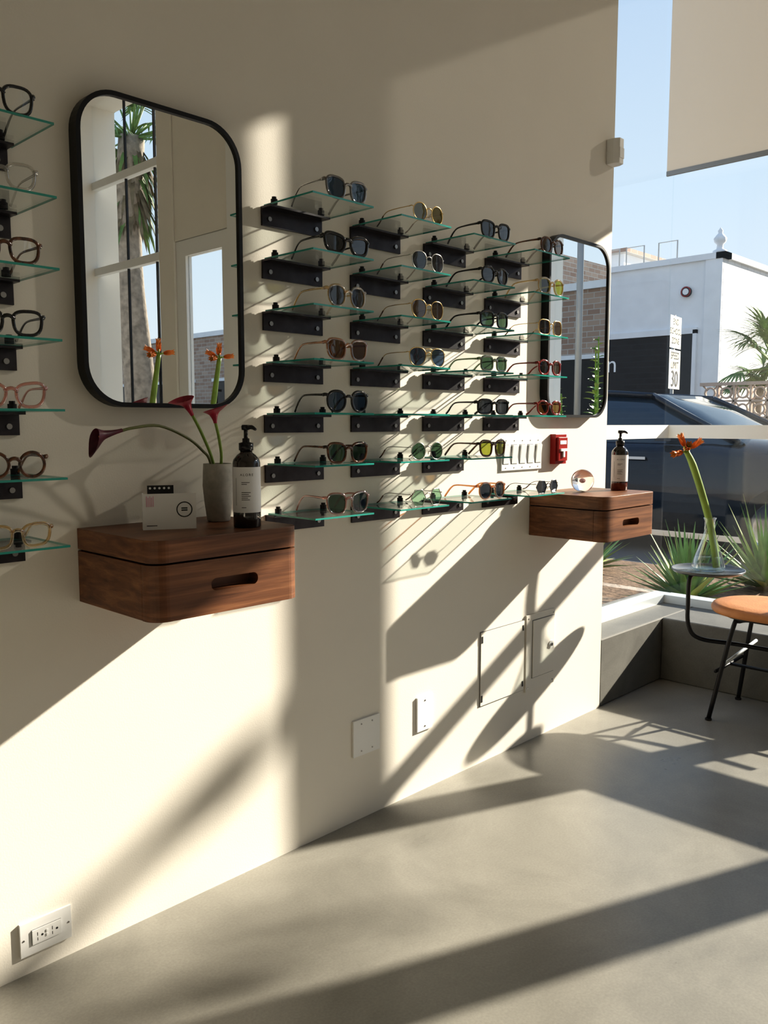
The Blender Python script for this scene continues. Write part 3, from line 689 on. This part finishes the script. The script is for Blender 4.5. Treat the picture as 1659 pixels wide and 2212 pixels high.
b.cyl((BX-.03,7.42,4.36),.12,.08,M_ink,(-1,0,0),20); b.cyl((BX-.11,7.42,4.36),.075,.02,M_stucco,(-1,0,0),16); b.lathe([(.10,.081),(.12,.081),(.125,.09),(.10,.09)],(BX-.03,7.42,4.36),M_red,20,True,(-1,0,0))
b.lathe([(.001,0),(.16,0),(.16,.06),(.08,.10),(.07,.2),(.13,.26),(.15,.34),(.09,.42),(.05,.46),(.06,.52),(.001,.60)],(BX+.1,BY+.15,H+.14),M_stucco,16)
for yy in(9.0,9.7,8.1): 
    b.tube([(BX+.8,yy,H),(BX+.8,yy,H+.75),(BX+.8,yy+.5,H+.75),(BX+.8,yy+.5,H)],.02,M_signy,6,smooth=False)
b.build('building_white')
b=MB(); b.box(BX+1,BX+16,-46,-8.2,-.12,4.9,M_rbrick); b.box(BX+.9,BX+16,-46,-8.1,4.9,5.1,M_stucco)
for k in range(7):
    yy=-44+k*5.1; b.box(BX+.95,BX+1,yy,yy+3.6,.3,3.0,M_darkglass); b.box(BX+.92,BX+1,yy-.1,yy+3.7,3.0,3.12,M_stucco)
b.box(BX+4,BX+10,-20,-14,5.1,6.8,M_rbrick)
b.build('building_brick')
# breeze block wall
b=MB(); bx=15.5; t=.30
b.box(bx-.06,bx+.12,-4,5.05,-.12,.70,M_breeze)
ny=30
for i in range(ny):
    for j in range(4):
        y0=5.0-(i+1)*t; z0=.70+j*t
        X=bx
        b.box(X,X+.08,y0,y0+t,z0,z0+.035,M_breeze); b.box(X,X+.08,y0,y0+.035,z0,z0+t,M_breeze)
        c=V((X+.04,y0+t/2+.017,z0+t/2+.017))
        b.tube([c+V((0,.095*math.cos(2*math.pi*k/12),.095*math.sin(2*math.pi*k/12))) for k in range(12)],.022,M_breeze,4,True,up=(1,0,0),ra=1.6,smooth=False)
        for sy in(-1,1):
            for sz in(-1,1): b.tube([c+V((0,sy*.07,sz*.07)),c+V((0,sy*.135,sz*.135))],.018,M_breeze,4,smooth=False)
b.box(bx-.01,bx+.09,-4,5.05,1.90,1.96,M_breeze)
b.build('breeze_block_wall')
# road sign
b=MB()
def srot(u,w,z): # u across sign, w along normal
    n=V((.14,-.99,0)).normalized(); r=V((-n.y,n.x,0)); return V((14,4.86,0))+r*u+n*w+V((0,0,z))
def sbox(u0,u1,z0,z1,w,m): b.add([srot(u,ww,z) for u in(u0,u1) for ww in(w-.004,w) for z in(z0,z1)],[(0,1,3,2),(4,6,7,5),(0,4,5,1),(2,3,7,6),(0,2,6,4),(1,5,7,3)],m)
b.tube([(14,4.86+.03,-.12),(14,4.89,3.05)],.03,M_signy,8)
sbox(-.30,.30,1.80,2.46,.01,M_sign); sbox(-.30,.30,2.49,3.03,.01,M_sign)
for (tx,zz,sz) in(('SPEED',2.36,.15),('LIMIT',2.20,.15),('30',1.96,.34),('END',2.93,.13),('SCHOOL',2.77,.13),('ZONE',2.61,.13)):
    b.text(tx,sz*1.15,lambda a,c,zz=zz:srot(a,.016,zz+c),M_ink)
b.build('speed_limit_sign')
# unseen blade on post, made up to throw the slanting shadow onto the wall
b=MB(); b.tube([(9,-3.76,-.12),(9,-3.76,4.5)],.04,M_signy,10); b.box(8.98,9.02,-3.72,-3.04,4.14,4.20,M_frond)
b.box(8.98,9.02,-3.17,-3.04,4.09,4.23,M_frond); b.box(8.98,9.02,-3.40,-3.28,4.10,4.22,M_frond); b.box(8.97,9.03,-3.62,-3.50,3.94,4.10,M_signy); b.build('shadow_blade_post')  # thicker lobes and hanging box shaped for the shadow's wide spots and floor blob
# palms
def palm(x,y,h,r,nf,L,seed,skirt=True):
    rd=random.Random(seed); b=MB()
    pts=[(x+.1*math.sin(k*.5),y,-.12+h*k/14) for k in range(15)]
    b.tube(pts,[r*(1.25-.3*k/14) for k in range(15)],M_trunk,16)
    top=V(pts[-1])
    for i in range(nf):
        a=rd.uniform(0,6.283); el=rd.uniform(-.3,1.3); d=V((math.cos(a)*math.cos(el),math.sin(a)*math.cos(el),math.sin(el)))
        stem=top+d*L*.55
        b.tube([top,stem],[.03,.015],M_frond,5)
        sd=d.cross(V((0,0,1))).normalized()
        for j in range(15):
            f=(j-7)/7; b.leaf(stem,d*math.cos(f*1.35)+sd*math.sin(f*1.35),(0,0,1),L*.55*(1-.3*abs(f)),.05,1.1,M_frond,5,.1)
    if skirt:
        for i in range(140):
            a=rd.uniform(0,6.283); zz=rd.uniform(-1.3,0); d=V((math.cos(a)*.95,math.sin(a)*.95,-.6))
            b.leaf(top+V((0,0,zz)),d,(0,0,1),rd.uniform(.7,1.2),.10,1.6,M_dead if i%3 else M_frond,5,.1)
    b.build('palm_tree')
palm(9,-14.1,7.0,.27,26,1.7,4)
palm(17.6,4.45,2.45,.13,20,1.35,8,False)
palm(18.4,5.05,2.1,.10,14,.9,18,False)

# ------------------------------------------------------------------ light
w=bpy.data.worlds.new('world'); scene.world=w; w.use_nodes=True; nt=w.node_tree; nt.nodes.clear(); L=nt.links.new
out=nt.nodes.new('ShaderNodeOutputWorld'); bg=nt.nodes.new('ShaderNodeBackground'); tc=nt.nodes.new('ShaderNodeTexCoord'); sp=nt.nodes.new('ShaderNodeSeparateXYZ'); r=nt.nodes.new('ShaderNodeValToRGB')
e=r.color_ramp.elements; e[0].position=0; e[0].color=(.86,.91,.96,1); e[1].position=.8; e[1].color=(.30,.48,.80,1); k=e.new(.25); k.color=(.66,.80,.94,1)
L(tc.outputs['Generated'],sp.inputs[0]); L(sp.outputs[2],r.inputs[0]); L(r.outputs[0],bg.inputs[0]); L(bg.outputs[0],out.inputs[0])
bg.inputs[1].default_value=.92
sd=bpy.data.lights.new('sun','SUN'); sd.energy=11.3; sd.angle=math.radians(.8); sd.color=(1,.90,.755)
so=bpy.data.objects.new('sun',sd); scene.collection.objects.link(so); so.location=(10,-3,6)
so.rotation_euler=V((-1,.40,-.50)).to_track_quat('-Z','Y').to_euler()
scene.view_settings.view_transform='Standard'
try: scene.view_settings.look='Medium High Contrast'
except Exception as ex: print('look',ex)

# ------------------------------------------------------------------ camera
cd=bpy.data.cameras.new('camera'); co=bpy.data.objects.new('camera',cd); scene.collection.objects.link(co)
cd.sensor_fit='VERTICAL'; cd.sensor_height=36; cd.lens=1820/2212*36; cd.clip_start=.05; cd.clip_end=300
p=math.radians(5.96); co.location=(0,-1.767,1.2)
co.rotation_euler=V((.718*math.cos(p),.696*math.cos(p),-math.sin(p))).to_track_quat('-Z','Y').to_euler()
scene.camera=co
